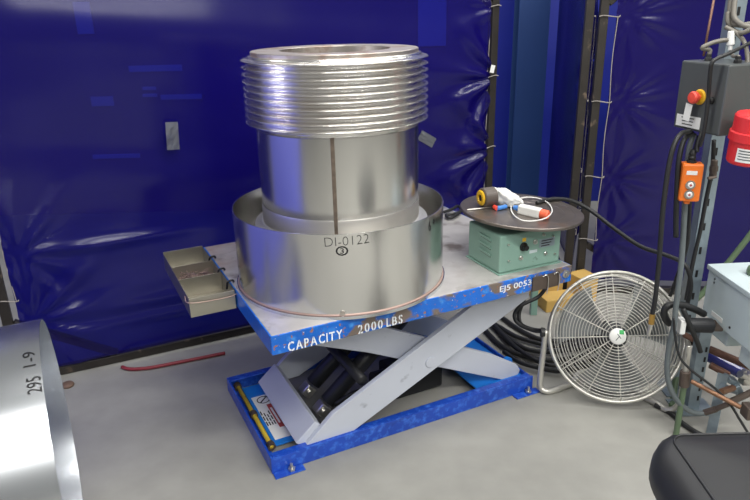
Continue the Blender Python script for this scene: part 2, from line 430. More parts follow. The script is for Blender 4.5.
# silver tape patches on the curtain
def tape(px, py, wpx, hpx, rot, label):
    nA = Vector((A1[1]-A0[1], -(A1[0]-A0[0]), 0)).normalized(); dA = Vector((A1[0]-A0[0], A1[1]-A0[1], 0)).normalized()
    o = Vector((*A0, 0)) + nA*.055
    d = ray(px, py); t = (o-CAMP).dot(nA)/d.dot(nA); c = CAMP + d*t
    s = t*d.length/F_PX
    bm = bmesh.new(); nx, ny = 6, 10; g = []
    cr, sr = math.cos(rot), math.sin(rot)
    for j in range(ny+1):
        for i in range(nx+1):
            a, b = (i/nx-.5)*wpx*s, (j/ny-.5)*hpx*s
            a, b = a*cr-b*sr, a*sr+b*cr
            g.append(bm.verts.new(c + dA*a + Vector((0, 0, b)) + nA*(.004*noise.noise(Vector((i*.6, j*.5, px))))))
    for j in range(ny):
        for i in range(nx): k = j*(nx+1)+i; bm.faces.new((g[k], g[k+1], g[k+nx+2], g[k+nx+1]))
    r = bmesh.ops.solidify(bm, geom=bm.faces[:], thickness=.0015)
    single('duct_tape', bm, 'duct_tape', label, 'tape', smooth=False)
tape(172.5, 136, 11.5, 26, -.06, 'crinkled silver tape patch on blue curtain left of the bellows')
tape(427, 139, 19, 10, -.55, 'small tilted silver tape strip beside right edge of bellows cylinder')
single('post_tag', box((0, 0, 0), (.022, .003, .04), .001, Matrix.Translation(aty(492.5, 69, 3.62)) @ Matrix.Rotation(.2, 4, 'Y')), 'paper', 'small pale tag tied to the screen post behind the turntable', 'tag', smooth=False)

# ------------------------------------------------------------------ scissor lift table
ZP, TK, PL, PW = .644, .068, 1.21, .929
lift = thing('scissor_lift_table', 'blue scissor lift table with worn steel deck and grey arms', 'lift table', MT)
part('deck_plate', box2((0.004, .004, ZP-.01), (PL-.004, PW-.004, ZP), .002), 'deck_steel', lift)
fs = part('skirt', prism([(0, ZP-TK), (PL, ZP-TK), (PL, ZP-.001), (0, ZP-.001)], 1, 0, .008, .0025), 'blue_paint_worn', lift, label='scuffed blue front skirt')
part('skirt', box2((0, .0085, ZP-TK), (.008, PW-.0085, ZP-.001), .0025), 'blue_paint', lift)
part('skirt', box2((PL-.008, .0085, ZP-TK), (PL, PW-.0085, ZP-.001), .0025), 'blue_paint', lift)
part('skirt', box2((0, PW-.008, ZP-TK), (PL, PW, ZP-.001), .0025), 'blue_paint', lift)
part('under_frame', merge(box2((.05, .15, ZP-.06), (PL-.05, .20, ZP-.012), .003), box2((.05, .66, ZP-.06), (PL-.05, .71, ZP-.012), .003)), 'blue_paint_base', lift)
ft = text_flat('CAPACITY', .05, (.147, -.0012, .594), (1, 0, 0), (0, 0, 1), fs, 'stencil_white', w=.188, h=.034, stencil=True)
ft = text_flat('2000', .05, (.343, -.0012, .5945), (1, 0, 0), (0, 0, 1), fs, 'stencil_white', w=.092, h=.033, stencil=True)
ft = text_flat('LBS', .05, (.434, -.0012, .5945), (1, 0, 0), (0, 0, 1), fs, 'stencil_white', w=.062, h=.033, stencil=True)
ft = text_flat('EJ5 0053', .05, (.942, -.0012, .612), (1, 0, 0), (0, 0, 1), fs, 'stencil_white', w=.145, h=.030, bold=.0006)
pb = part('bracket_plate', box2((1.018, -.006, ZP-TK-.002), (1.146, -.0005, ZP-.012), .0015), 'brown_steel', lift, label='bare brown steel plate on front skirt')
for u in (1.075, 1.128): part('hook_wire', tube([(u-.012, -.008, .628), (u, -.012, .634), (u+.012, -.010, .62), (u+.014, -.010, .585), (u+.010, -.010, .555)], .0018, 6), 'bright_metal', pb)
bt = part('bolt', lathe([(0, -.002), (.016, -.002), (.016, .003), (.010, .004), (.009, .009), (0, .009)], 16, axis((1.182, 0, .612), (0, -1, 0))), 'bright_metal', lift)
# base frame
B_u, B_v, BL_, BW_, BH = .008, .165, 1.192, .632, .067
def rail(name, a, b, fl):
    return part(name, merge(box2(a, b, .002), box2(*fl, .002)), 'blue_paint_base', lift)
rail('base_rail', (B_u, B_v, 0), (B_u+BL_, B_v+.008, BH), ((B_u+.009, B_v+.0085, BH-.008), (B_u+BL_-.009, B_v+.036, BH)))
rail('base_rail', (B_u, B_v+BW_-.008, 0), (B_u+BL_, B_v+BW_, BH), ((B_u+.009, B_v+BW_-.036, BH-.008), (B_u+BL_-.009, B_v+BW_-.0085, BH)))
rail('base_rail', (B_u, B_v+.0085, 0), (B_u+.008, B_v+BW_-.0085, BH), ((B_u+.0085, B_v+.037, .001), (B_u+.036, B_v+BW_-.037, .009)))
rail('base_rail', (B_u+BL_-.008, B_v+.0085, 0), (B_u+BL_, B_v+BW_-.0085, BH-.006), ((B_u+BL_-.04, B_v+.037, .001), (B_u+BL_-.0085, B_v+BW_-.037, .009)))
part('end_plate', box2((.95, B_v+.038, .035), (B_u+BL_-.009, B_v+BW_-.038, .043), .002), 'blue_paint_bright', lift)
for v in (.29, .60): part('pivot_lug', prism([(1.10, .044), (1.19, .044), (1.175, .10), (1.15, .115), (1.12, .10)], 1, v-.005, v+.005, .001), 'blue_paint_bright', lift)
for u0, u1 in ((.01, .125), (1.09, 1.215)):
    tb = part('foot_tab', box2((u0, B_v-.036, 0), (u1, B_v-.001, .006), .0015), 'blue_paint_base', lift)
    um = (u0+u1)/2+.01
    part('anchor_bolt', merge(lathe([(0, .008), (.014, .008), (.014, .016), (0, .016)], 6, Matrix.Translation((um, B_v-.018, 0))), cyl((um, B_v-.018, .016), (um, B_v-.018, .034), .006, 10)), 'bright_metal', tb)
# caution plate inside the base and yellow safety rod
lp = part('label_plate', box2((.062, .30, .010), (.172, .76, .018), .002), 'blue_paint_bright', lift)
cl = part('caution_label', box2((.075, .33, .0185), (.163, .66, .0195)), 'paper', lp)
part('red_strip', box2((.118, .40, .0198), (.138, .58, .0203)), 'label_red', cl)
part('print_line', box2((.124, .43, .0203), (.132, .55, .0206)), 'paper', cl)
for i, n_ in enumerate((.11, .085, .10, .12)):
    for k in range(3):
        a_ = .43 + k*n_/3*1.02; part('print_line', box2((.1085-.0105*i, a_, .0195), (.1135-.0105*i, a_+n_/3*.8, .0199)), 'marker_black', cl)
part('pictogram', merge(lathe([(.024, 0), (.024, .0008), (.028, .0008), (.028, 0)], 24, Matrix.Translation((.118, .622, .0197)), True), box((.118, .622, .0201), (.05, .006, .0008), 0, Matrix.Translation((.118, .622, 0)) @ Matrix.Rotation(.8, 4, 'Z') @ Matrix.Translation((-.118, -.622, 0)))), 'marker_black', cl)
yr = part('safety_rod', cyl((.046, .28, .030), (.046, .77, .030), .009, 12, bev=.002), 'yellow_rod', lift, smooth=True, label='yellow maintenance rod')
for v in (.29, .52, .765): part('rod_clip', lathe([(.009, -.012), (.016, -.012), (.016, .012), (.009, .012)], 12, axis((.046, v, .030), (0, 1, 0)), True), 'brown_steel', yr)
# arms
def arm(name, pts, v0, v1): return part(name, prism(pts, 1, v0, v1, .0025), 'arm_paint', lift)
def strip(a, b, w, cut0=0., round1=True):
    a, b = Vector(a), Vector(b); d = (b-a).normalized(); n = Vector((-d.y, d.x)); h = w/2
    out = [a-n*h+d*cut0*.0, a+n*h+d*cut0]
    e = [b+n*h]
    if round1: e = [b + n*h*math.cos(t) + d*h*math.sin(t) for t in [i*PI/8 for i in range(9)]]
    else: e = [b+n*h, b-n*h]
    return [(q.x, q.y) for q in [a-n*h]+[a+n*h+d*cut0]+e]
outer = [(.152, .066), (.262, .166), (1.06, .562), (1.15, .562), (1.165, .50), (1.16, .445), (.306, .046), (.175, .046)]
inner = [(1.176, .040), (1.186, .062), (1.170, .092), (1.03, .182), (.40, .50), (.20, .562), (.11, .562), (.10, .50), (.12, .482), (.44, .352), (.73, .212), (1.10, .036), (1.150, .028)]
for v in (.180, .688): arm('outer_arm', outer, v, v+.022)
for v in (.238, .630): arm('inner_arm', inner, v, v+.022)
for v in (.178, .712): part('pivot_pin', cyl((.685, v-.004, .272), (.685, v+.004, .272), .022, 20, bev=.001), 'arm_paint', lift)
part('arm_cross_plate', prism([(.118, .072), (.146, .048), (.222, .118), (.198, .142)], 1, .2025, .6875, .003), 'arm_paint', lift, label='pale grey cross plate between lower arm ends')
part('arm_cross_tube', cyl((.40, .205, .26), (.40, .685, .26), .022, 16), 'black_steel', lift, smooth=True)
for v in (.36, .52):
    hc = part('hydraulic_cylinder', cyl((.31, v, .10), (.66, v, .40), .034, 20, bev=.004), 'black_steel', lift, smooth=True)
    part('clevis', merge(box((0, 0, 0), (.05, .05, .05), .006, axis((.285, v, .078), (.76, 0, .65))), cyl((.285, v-.04, .078), (.285, v+.04, .078), .012, 12)), 'bright_metal', hc)
part('hydraulic_hose', tube([T(0, 0, 0)*0 + Vector(q) for q in [(.33, .33, .10), (.42, .30, .15), (.55, .30, .13), (.64, .33, .20), (.72, .36, .22), (.95, .5, .10)]], .010, 8), 'rubber', lift, smooth=True)
part('power_unit', merge(box2((.62, .36, .01), (.86, .52, .13), .012), cyl((.56, .44, .07), (.62, .44, .07), .05, 20)), 'black_steel', lift)

# ------------------------------------------------------------------ outer shell on the deck
CX, CY = -.1294, 2.3084
def ring_cyl(R, z0, z1, th=.003, n=128):
    return lathe([(R, z0), (R, z1), (R-th, z1), (R-th, z0)], n, None, True)
sh = thing('steel_shell_ring', 'wide open stainless steel ring on lift deck with black marker writing', 'steel ring', Matrix.Translation((CX, CY, ZP)))
part('shell', ring_cyl(.381, .012, .291), 'stainless', sh, smooth=False).modifiers.new('edge', 'EDGE_SPLIT').split_angle = .6
for pl in sh.children[0].data.polygons: pl.use_smooth = True
part('base_flange', lathe([(.372, 0), (.389, 0), (.389, .011), (.372, .011)], 128, None, True), 'stainless_rolled', sh)
part('copper_bead', lathe([(.3825+.003*math.cos(a), .0135+.003*math.sin(a)) for a in [i*PI/4 for i in range(8)]], 128, None, True), 'copper_edge', sh, smooth=True)
def wrap_text(s, parent, R, px, py, w, h, m='marker_black', rotz=0., bold=.0, cx=CX, cy=CY, zbase=ZP):
    d = ray(px, py); a_, b_, c_ = d.x*d.x+d.y*d.y, 2*(-cx*d.x-cy*d.y), cx*cx+cy*cy-R*R
    t = (-b_-math.sqrt(b_*b_-4*a_*c_))/(2*a_); q = CAMP+d*t
    ang = math.atan2(q.y-cy, q.x-cx); z = q.z-zbase
    me = text_mesh(s, .05, bold=bold)
    xs = [v.co.x for v in me.vertices]; ys = [v.co.y for v in me.vertices]
    mx, my = (min(xs)+max(xs))/2, (min(ys)+max(ys))/2
    for v in me.vertices:
        x, y = (v.co.x-mx)*w/(max(xs)-min(xs)), (v.co.y-my)*h/(max(ys)-min(ys))
        x, y = x*math.cos(rotz)-y*math.sin(rotz), x*math.sin(rotz)+y*math.cos(rotz)
        v.co = ((R+.0007)*math.cos(ang+x/R), (R+.0007)*math.sin(ang+x/R), z+y)
    return part('lettering', me, m, parent)
shell = sh.children[0]
wrap_text('DI-0122', shell, .381, 347, 241, .140, .030, rotz=.03, bold=-.0012)
wrap_text('3', shell, .381, 342, 251, .012, .018)
wrap_text('O', shell, .381, 342, 251, .040, .032)
wrap_text('6 +', shell, .381, 432, 224, .05, .034, rotz=.15)
part('notch', lathe([(0, 0), (.009, 0), (.009, .004), (0, .004)], 14, axis((.381*math.cos(-1.52), .381*math.sin(-1.52), .020), (math.cos(-1.52), math.sin(-1.52), 0))), 'flange_steel', shell)

# ------------------------------------------------------------------ bellows assembly
be = thing('bellows_assembly', 'tall stainless cylinder topped by a ribbed metal bellows, inside the wide ring', 'bellows', Matrix.Translation((CX+.0097, CY, ZP)))
part('cylinder', ring_cyl(.282, .185, .62, .004), 'stainless', be)
part('reflection_collar', lathe([(.284, .02), (.284, .300), (.2825, .304), (.276, .304), (.276, .02)], 128, None, True), 'stainless_reflection', be)  # separate band standing in for the pale reflection low on the cylinder
part('bottom_flange', lathe([(.280, .215), (.314, .215), (.314, .230), (.300, .234), (.290, .241), (.280, .241)], 128, None, True), 'machined_ring', be)
prof = []; NC = 10; z_top = 1.4375-ZP; pit = .0223
for i in range(NC):
    zc = z_top - i*pit
    for k in range(16):
        t = k/16; zz = zc + pit*.5 - t*pit
        c = .5+.5*math.cos(2*PI*(t-.5)); c = c**1.9
        prof.append((.2925 + .0232*c, zz))
prof = [(.284, z_top+pit*.5+.004)] + prof + [(.2925, z_top-(NC-.5)*pit), (.283, z_top-(NC-.5)*pit-.012)]
inn = [(.278, prof[-1][1]), (.278, prof[0][1])]
part('bellows', lathe(prof + inn, 128, None, True), 'bellows_steel', be, smooth=True, label='stack of ten rounded bellows convolutions')
zt = z_top + pit*.5 + .004
part('top_flange', lathe([(.186, zt-.012), (.2805, zt-.012), (.282, zt-.010), (.282, zt+.010), (.280, zt+.012), (.188, zt+.012), (.186, zt+.010)], 128, None, True), 'flange_steel', be, label='heat-tinted top ring with open centre')
part('cuff', lathe([(.286, zt-.011), (.2895, zt-.011), (.2895, zt-.003), (.2830, zt-.001), (.2830, zt-.011)], 128, None, True), 'bellows_steel', be, smooth=True)
a = math.atan2(2.02-CY, -.1245-CX-.0097)
part('weld_seam', box((.2825, 0, .42), (.003, .013, .35), .001, Matrix.Rotation(a, 4, 'Z')), 'weld_bead', be)
for o in be.children:
    if o.name.split('.')[0] in ('cylinder', 'reflection_collar', 'top_flange', 'bottom_flange', 'base_flange'):
        for pl in o.data.polygons: pl.use_smooth = True
        o.modifiers.new('edge', 'EDGE_SPLIT').split_angle = .5
for o in sh.children:
    if o.name.startswith('base_flange'):
        for pl in o.data.polygons: pl.use_smooth = True
        o.modifiers.new('edge', 'EDGE_SPLIT').split_angle = .5

# ------------------------------------------------------------------ rolled ring lying at the left
RR, rx, ry, rphi = .3894, -.932, 1.630, .4327
Mr = Matrix.Translation((rx, ry, RR)) @ Matrix.Rotation(rphi, 4, 'Z') @ Matrix.Rotation(PI/2, 4, 'Y')   # local z = horizontal axis
rl = thing('rolled_steel_ring', 'shiny rolled steel ring standing on its edge in left foreground', 'steel ring', Mr)
me = ring_cyl(RR, -.62, 0, .003, 160)
o = part('shell', me, 'stainless_rolled', rl, smooth=True); o.modifiers.new('edge', 'EDGE_SPLIT').split_angle = .6
def ring_text(s, px, py, w, h):
    # intersect with the ring's outer surface, in its local frame
    Mi = Mr.inverted(); p0 = Mi @ CAMP; d = Mi.to_3x3() @ ray(px, py)
    A_, B_, C_ = d.x*d.x+d.y*d.y, 2*(p0.x*d.x+p0.y*d.y), p0.x**2+p0.y**2-RR*RR
    q = p0 + d*((-B_-math.sqrt(B_*B_-4*A_*C_))/(2*A_)); ang = math.atan2(q.y, q.x)
    me = text_mesh(s, .05)
    xs = [v.co.x for v in me.vertices]; ys = [v.co.y for v in me.vertices]
    mx, my = (min(xs)+max(xs))/2, (min(ys)+max(ys))/2
    for v in me.vertices:
        x, y = (v.co.x-mx)*w/(max(xs)-min(xs)), (v.co.y-my)*h/(max(ys)-min(ys))
        an = ang + RING_SG*x/RR
        v.co = ((RR+.0007)*math.cos(an), (RR+.0007)*math.sin(an), q.z - y)
    part('lettering', me, 'marker_black', o)
RING_SG = -1
ring_text('1-9', 29, 359, .055, .030)
ring_text('295', 34, 385, .048, .034)

# ------------------------------------------------------------------ parts tray
tray = thing('scrap_tray', 'three-compartment sheet metal tray hung on left edge of deck', 'tray', MT @ Matrix.Translation((0, 0, ZP-.07)))
tu0, tu1, tv0, tv1, td = -.168, -.004, .405, .925, .072
part('tray_floor', box2((tu0, tv0, 0), (tu1, tv1, .002)), 'tray_steel', tray)
part('side_wall', box2((tu0, tv0, .0022), (tu1, tv0+.002, td), .0005), 'tray_steel', tray)
part('side_wall', box2((tu0, tv1-.002, .0022), (tu1, tv1, td+.006), .0005), 'tray_steel', tray)
part('side_wall', box2((tu0, tv0+.0025, .0022), (tu0+.002, tv1-.0025, td), .0005), 'tray_steel', tray)
part('side_wall', box2((tu1-.002, tv0+.0025, .0022), (tu1, tv1-.0025, td), .0005), 'tray_steel', tray)
for v in (.590, .735): part('divider', box2((tu0+.0025, v, .0022), (tu1-.0025, v+.002, td+.004), .0005), 'tray_steel', tray)
for v in (.475, .61, .76): part('hanging_clip', tube([(tu1-.012, v, td-.02), (tu1-.006, v, td+.006), (.008, v, td+.010), (.013, v, td+.002)], .004, 6), 'black_steel', tray, smooth=True)
part('tie_wire', tube([(tu0-.003, tv0+.06, td-.01), (tu0-.003, tv0-.003, td-.012), (tu0+.08, tv0-.005, td-.020), (tu1, tv0-.004, td-.016), (.01, tv0+.02, td+.006)], .0016, 6), 'copper_edge', tray)
bm = bmesh.new()
for i in range(110):
    c = Vector((random.uniform(-.145, -.03), random.uniform(.615, .715), .030+random.uniform(0, .030)))
    d = Vector((random.uniform(-1, 1), random.uniform(-1, 1), random.uniform(-.25, .25))).normalized()*random.uniform(.010, .020)
    tube([MT @ Matrix.Translation((0, 0, ZP-.07)) @ (c-d), MT @ Matrix.Translation((0, 0, ZP-.07)) @ (c+d)], .0014, 5, smooth=False, bm=bm)
mound = bmesh.new(); g = []
for j in range(9):
    for i in range(9):
        u, v = -.160+.150*i/8, .595+.136*j/8
        g.append(mound.verts.new(MT @ Vector((u, v, ZP-.07+.026+.016*noise.noise(Vector((i*.7, j*.7, 2)))+.012*math.sin(PI*i/8)*math.sin(PI*j/8)))))
for j in range(8):
    for i in range(8): k = j*9+i; mound.faces.new((g[k], g[k+1], g[k+10], g[k+9]))
merge(bm, mound)
so = single('wire_scraps', bm, 'scrap', 'heap of short wire scraps in the middle tray compartment', 'wire scraps', smooth=False); so['kind'] = 'stuff'

# ------------------------------------------------------------------ turntable on the deck
tt = thing('welding_turntable', 'green turntable box with round steel plate on right end of deck', 'turntable', MT @ Matrix.Translation((1.050, .182, ZP)) @ Matrix.Rotation(-.03, 4, 'Z'))
bx_ = part('housing', box2((-.140, -.130, .004), (.140, .085, .152), .006), 'green_paint', tt)
part('base_lip', box2((-.147, -.139, 0), (.147, .092, .004), .001), 'green_paint', bx_)
for i in range(3):
    z = .055+.030*i
    part('louver', prism([(z, 0), (z+.014, -.002), (z+.010, -.009), (z+.001, -.009)][0:0] or [(-.075, z), (.0, z+.004), (.0, z+.014), (-.075, z+.010)], 0, -.146, -.1405, .001), 'green_paint', bx_)
    part('louver_slot', prism([(-.072, z-.004), (-.003, z), (-.003, z+.003), (-.072, z-.001)], 0, -.1415, -.140, 0), 'marker_black', bx_)
fy = -.1305
kb = part('speed_knob', lathe([(0, 0), (.017, 0), (.017, .004), (.012, .006), (.010, .022), (0, .022)], 20, axis((-.035, fy, .095), (0, -1, 0))), 'marker_black', bx_)
part('yellow_mark', box((-.033, fy, .122), (.016, .001, .014)), 'yellow_plastic', bx_)
for (u, z, r) in [(.018, .105, .010), (-.045, .052, .009), (-.10, .05, .004), (-.105, .115, .004), (.10, .115, .004), (.115, .04, .004), (.07, .05, .007), (.055, .128, .006)]:
    part('toggle_switch' if r > .008 else 'screw', lathe([(0, 0), (r, 0), (r, .003), (r*.6, .005), (r*.5, .010), (0, .010)], 14, axis((u, fy, z), (0, -1, 0))), 'bright_metal', bx_)
npx = part('nameplate', box((.075, fy, .093), (.072, .001, .034)), 'galvanised', bx_)
for i in range(3): part('print_line', box((.075-.004*i, fy-.0006, .103-.010*i), (.055-.008*i, .0006, .004)), 'marker_black', npx)
part('small_label', box((.012, fy, .068), (.036, .001, .012)), 'light_grey_paint', bx_)
part('spindle', cyl((.045, 0, .152), (.045, 0, .180), .045, 24), 'black_steel', tt)
Mp = Matrix.Translation((.047, .003, .187)) @ Matrix.Rotation(-TH+.03, 4, 'Z') @ Matrix.Rotation(math.radians(3.6), 4, 'Y')
part('table_plate', lathe([(0, -.006), (.236, -.006), (.238, -.004), (.238, .004), (.236, .006)] + [(r_, .006-(.0008 if k % 2 else 0)) for k, r_ in enumerate([.205, .203, .165, .163, .12, .118, .075, .073, .03])] + [(0, .006)], 96, Mp), 'turntable_steel', tt, smooth=False, label='round steel plate with turned grooves')
PLW = WM[tt] @ Mp
def onp(px, py, h=0.):
    """point on the turntable plate's top seen at that pixel, raised by h along the plate's normal"""
    n = (PLW.to_3x3() @ Vector((0, 0, 1))).normalized(); o = PLW @ Vector((0, 0, .006))+n*h
    d = ray(px, py); return CAMP + d*((o-CAMP).dot(n)/d.dot(n))
# things lying on the plate
c0 = onp(487, 207, 0); ax = Vector((-.93, -.36, 0)).normalized(); cc = c0 + Vector((0, 0, .041))
Mg = axis(cc, ax)
gr = thing('strapping_reel', 'black reel with yellow hub face lying on turntable plate', 'reel', Matrix.Translation(c0))
part('reel_body', lathe([(.010, -.030), (.034, -.030), (.038, -.026), (.038, .022), (.034, .026), (.010, .026)], 32, Mg, True), 'brown_plastic', gr, world=True)
part('hub_face', lathe([(0, .020), (.012, .0265), (.029, .0265), (.031, .030), (.027, .034), (.016, .035), (.014, .030), (0, .030)], 28, Mg), 'yellow_plastic', gr, world=True)
part('hub_hole', lathe([(0, .0302), (.012, .0302), (.012, .0308), (0, .0308)], 20, Mg), 'marker_black', gr, world=True)
# crumpled white cloth
bm = bmesh.new(); bmesh.ops.create_icosphere(bm, subdivisions=4, radius=1)
p_a = onp(497, 206); p_b = onp(520, 207); dirw = (p_b-p_a); 
for v in bm.verts:
    c = v.co.copy(); n_ = noise.noise(c*2.3)*.28+noise.noise(c*5.1)*.10
    c = c*(1+n_); t = (c.x+1)/2
    pos = p_a + dirw*(c.x*.62+.45) + Vector((-.35, .9, 0))*.035*c.y
    pos.z = (p_a.z*(1-t)+p_b.z*t) + max(.001, (.046-.016*t)*(c.z+1.0)*(1-.25*t)) 
    v.co = pos
single('white_cloth', bm, 'white_cloth', 'crumpled white cloth beside the black and yellow reel', 'cloth')
def lying(px0, py0, px1, py1, r, n=14, bev=.001): return cyl(onp(px0, py0, r), onp(px1, py1, r), r, n, bev=bev)
single('white_rod', lying(467, 210, 503, 205.5, .0032, 10), 'bright_metal', 'thin pale rod lying at left of the turntable plate', 'rod')
pen = thing('paint_marker', 'blue and red marker lying in front of the white cloth', 'marker', Matrix.Translation(onp(501, 208)))
part('barrel', lying(497, 208.5, 506, 206.5, .0085), 'blue_plastic', pen, world=True, smooth=False)
part('cap', lying(494, 206.8, 497, 208.5, .009), 'red_button', pen, world=True)
glue = thing('white_bottle', 'white squared bottle with orange cap and blue end on turntable', 'bottle', Matrix.Translation(onp(530, 211)))
ga, gb = onp(519, 208.5, .017), onp(541, 213.5, .017); gd = (gb-ga).normalized(); 
Mb = Matrix.Translation(ga) @ gd.to_track_quat('Z', 'Y').to_matrix().to_4x4()
L_ = (gb-ga).length
part('body', box((0, 0, L_/2), (.034, .036, L_), .006, Mb), 'white_plastic', glue, world=True)
part('blue_end', lathe([(0, -.022), (.008, -.022), (.010, -.010), (.012, 0), (0, 0)], 16, Mb), 'blue_plastic', glue, world=True)
part('cap', lathe([(0, L_), (.018, L_), (.018, L_+.026), (.015, L_+.030), (0, L_+.030)], 20, Mb), 'orange_cap', glue, world=True)
loop = [onp(x, y, .004 + (.012 if 525 < x < 548 and y > 203 and y < 220 else 0)) for x, y in [(508, 206), (513, 202), (524, 198.5), (537, 199), (548, 204), (552, 212), (546, 219), (533, 222), (521, 221), (513, 215), (511, 208), (515, 202)]]
for i, q in enumerate(loop): q.z += .004
single('white_cable', tube(loop, .0024, 8), 'white_plastic', 'thin white cable coiled round the squared bottle', 'cable')

# ------------------------------------------------------------------ cables on deck and across
def cable(name, label, pts, r, m='rubber', group=None, n=8): return single(name, tube(pts, r, n), m, label, 'cable' if 'cable' in name or 'cord' in name else 'hose', group=group)
cable('turntable_cable', 'long dark cable sweeping from turntable plate to the control post',
      [onp(537, 203, .006), onp(545, 200.5, .007), onp(556, 199, .008), aty(572, 201, 2.62), aty(590, 210, 2.60), aty(615, 229, 2.52), aty(640, 246, 2.42), aty(663, 254, 2.34), aty(680, 261, 2.29), aty(688, 270, 2.27), aty(691, 286, 2.27), aty(687, 305, 2.28)], .0085, 'rubber')
cable('deck_cable', 'dark bundled cord on the deck behind the wide steel ring',
      [atz(444, 212, ZP+.012), atz(452, 209, ZP+.012), atz(458, 206, ZP+.012), atz(461, 211, ZP+.012), atz(453, 214, ZP+.012), atz(446, 215, ZP+.012), atz(450, 218, ZP+.012), atz(459, 213, ZP+.014), atz(466, 202, ZP+.012), atz(474, 199, ZP+.012)], .007)
cable('black_cable', 'black cord looping below the deck to the fan, outer loop',
      [aty(546, 288, 2.62), aty(538, 297, 2.62), aty(522, 305, 2.60), aty(515, 313, 2.6), aty(516, 321, 2.58), aty(524, 327, 2.56), aty(536, 331, 2.53), aty(545, 331, 2.50)], .009)
cable('black_cable', 'black cord looping below the deck to the fan, inner loop',
      [aty(526, 293, 2.64), aty(523, 302, 2.62), aty(519, 314, 2.61), aty(521, 324, 2.58), aty(531, 329, 2.55), aty(544, 331, 2.505)], .009)
hp = [[(478, 322), (500, 345), (525, 356), (556, 360)], [(486, 318), (508, 338), (530, 350), (560, 351)], [(492, 323), (514, 346), (540, 362), (562, 366)], [(500, 316), (520, 330), (540, 339), (562, 341)], [(470, 312), (496, 325), (520, 338), (558, 346)], [(504, 352), (520, 362), (542, 368), (566, 370)]]
wd = [q_ + ' black hose from the front in the floor heap beside fan stand' for q_ in ('third', 'fourth', 'second', 'sixth', 'fifth', 'very first')]
for i, (q, lb) in enumerate(zip(hp, wd)):
    pts = [atz(x, y, .014+.006*(i % 3)) for x, y in q]; pts = pts + [pts[-1]+Vector((.18, .06, 0)), pts[-1]+Vector((.30, .22, 0))]
    cable('floor_hose', lb, pts, .012, group='black hoses on the floor behind the fan')
# wall-side clutter behind the fan
for i, (a, b, c, d, lb) in enumerate([(537, 291, 562, 304, 'tan cardboard piece on floor below right end of deck'), (546, 300, 577, 318, 'long tan cardboard strip seen through fan left side'), (580, 296, 596, 308, 'bright tan cardboard block seen through fan upper left')]):
    p0_, p1_ = atz(a, (b+d)/2+4), atz(c, (b+d)/2)
    h = (.10, .07, .16)[i]
    dv = p1_-p0_; L_ = dv.length
    single('cardboard_piece', box((L_/2, .06, h/2), (L_, .12, h), .003, Matrix.Translation(p0_) @ Matrix.Rotation(math.atan2(dv.y, dv.x), 4, 'Z')), 'cardboard', lb, 'cardboard', smooth=False)
q = atz(533, 314); single('stub_post', box((q.x, q.y, .2), (.035, .035, .4), .003), 'green_paint', 'short grey green post on the floor behind right end of deck', 'post', smooth=False)
# left floor details
q = atz(68, 386); single('floor_plug', lathe([(0, 0), (.026, 0), (.028, .006), (.024, .014), (0, .016)], 20, Matrix.Translation((q.x, q.y, 0))), 'wood', 'small brown round plug on floor beside the rolled ring', 'plug')
single('red_hose', tube([atz(x, y, .01) for x, y in [(122, 367), (130, 369), (148, 368), (175, 363), (205, 357), (225, 353)]], .0085), 'red_hose', 'dull red hose on the floor along the screen rail', 'hose')

# ------------------------------------------------------------------ drum fan
FR, FC = .2753, Vector((1.0, 2.437, .280))
az, el = -1.7413, .4747
nF = Vector((math.cos(az)*math.cos(el), math.sin(az)*math.cos(el), math.sin(el)))
hF = Vector((0, 0, 1)).cross(nF).normalized(); kF = nF.cross(hF)
MF = Matrix.Identity(4)
for i, vv in enumerate((hF, kF, nF)):
    for j in range(3): MF[j][i] = vv[j]
MF = Matrix.Translation(FC) @ MF
fan = thing('floor_fan', 'round grey floor fan with wire guard tilted up on tube stand', 'fan', Matrix.Translation((FC.x, FC.y, 0)))
def fp(name, bm, m, parent=None, smooth=True, **k):
    bmesh.ops.transform(bm, matrix=MF, verts=bm.verts); return part(name, bm, m, parent or fan, world=True, smooth=smooth, **k)
def circ(r, z, n=72): return [(r*math.cos(2*PI*i/n), r*math.sin(2*PI*i/n), z) for i in range(n)]
fp('guard_rim', tube(circ(FR-.005, -.012, 96), .0075, 10, closed=True, smooth=False), 'fan_wire')
fp('rear_rim', tube(circ(FR-.012, -.135, 96), .006, 8, closed=True, smooth=False), 'fan_wire')
bm = bmesh.new(); r = .046; dome = lambda r_: .022*(1-(r_/FR)**2)
while r < FR-.012:
    tube(circ(r, dome(r)-.004, 72), .0017, 5, closed=True, smooth=False, bm=bm); r += .0122
g = fp('guard_rings', bm, 'fan_wire')
g['kind'] = 'stuff'
bm = bmesh.new(); r = .07
while r < FR-.012:
    tube(circ(r, -.150, 48), .0016, 4, closed=True, smooth=False, bm=bm); r += .020
for z_ in (-.035, -.06, -.085, -.11): tube(circ(FR-.008, z_, 64), .0016, 4, closed=True, smooth=False, bm=bm)
g = fp('rear_guard_rings', bm, 'fan_wire'); g['kind'] = 'stuff'
for i in range(12):
    a = 2*PI*i/12 + .08; c, s = math.cos(a), math.sin(a)
    fp('spoke', tube([(c*r_, s*r_, dome(r_)-.0075) for r_ in (.032, .12, .2, FR-.008)], .0026, 6, k=3), 'fan_wire')
    fp('rear_spoke', tube([(c*(FR-.008), s*(FR-.008), -.015), (c*(FR-.010), s*(FR-.010), -.13), (c*.2, s*.2, -.150), (c*.06, s*.06, -.152)], .0026, 5, k=3), 'fan_wire')
hb = fp('hub_badge', lathe([(0, .016), (.030, .016), (.034, .018), (.034, .026), (.030, .029), (0, .030)], 36), 'white_plastic')
fp('sticker', box((.014, .018, .0302), (.018, .018, .0012), 0), 'green_sticker', hb, smooth=False)
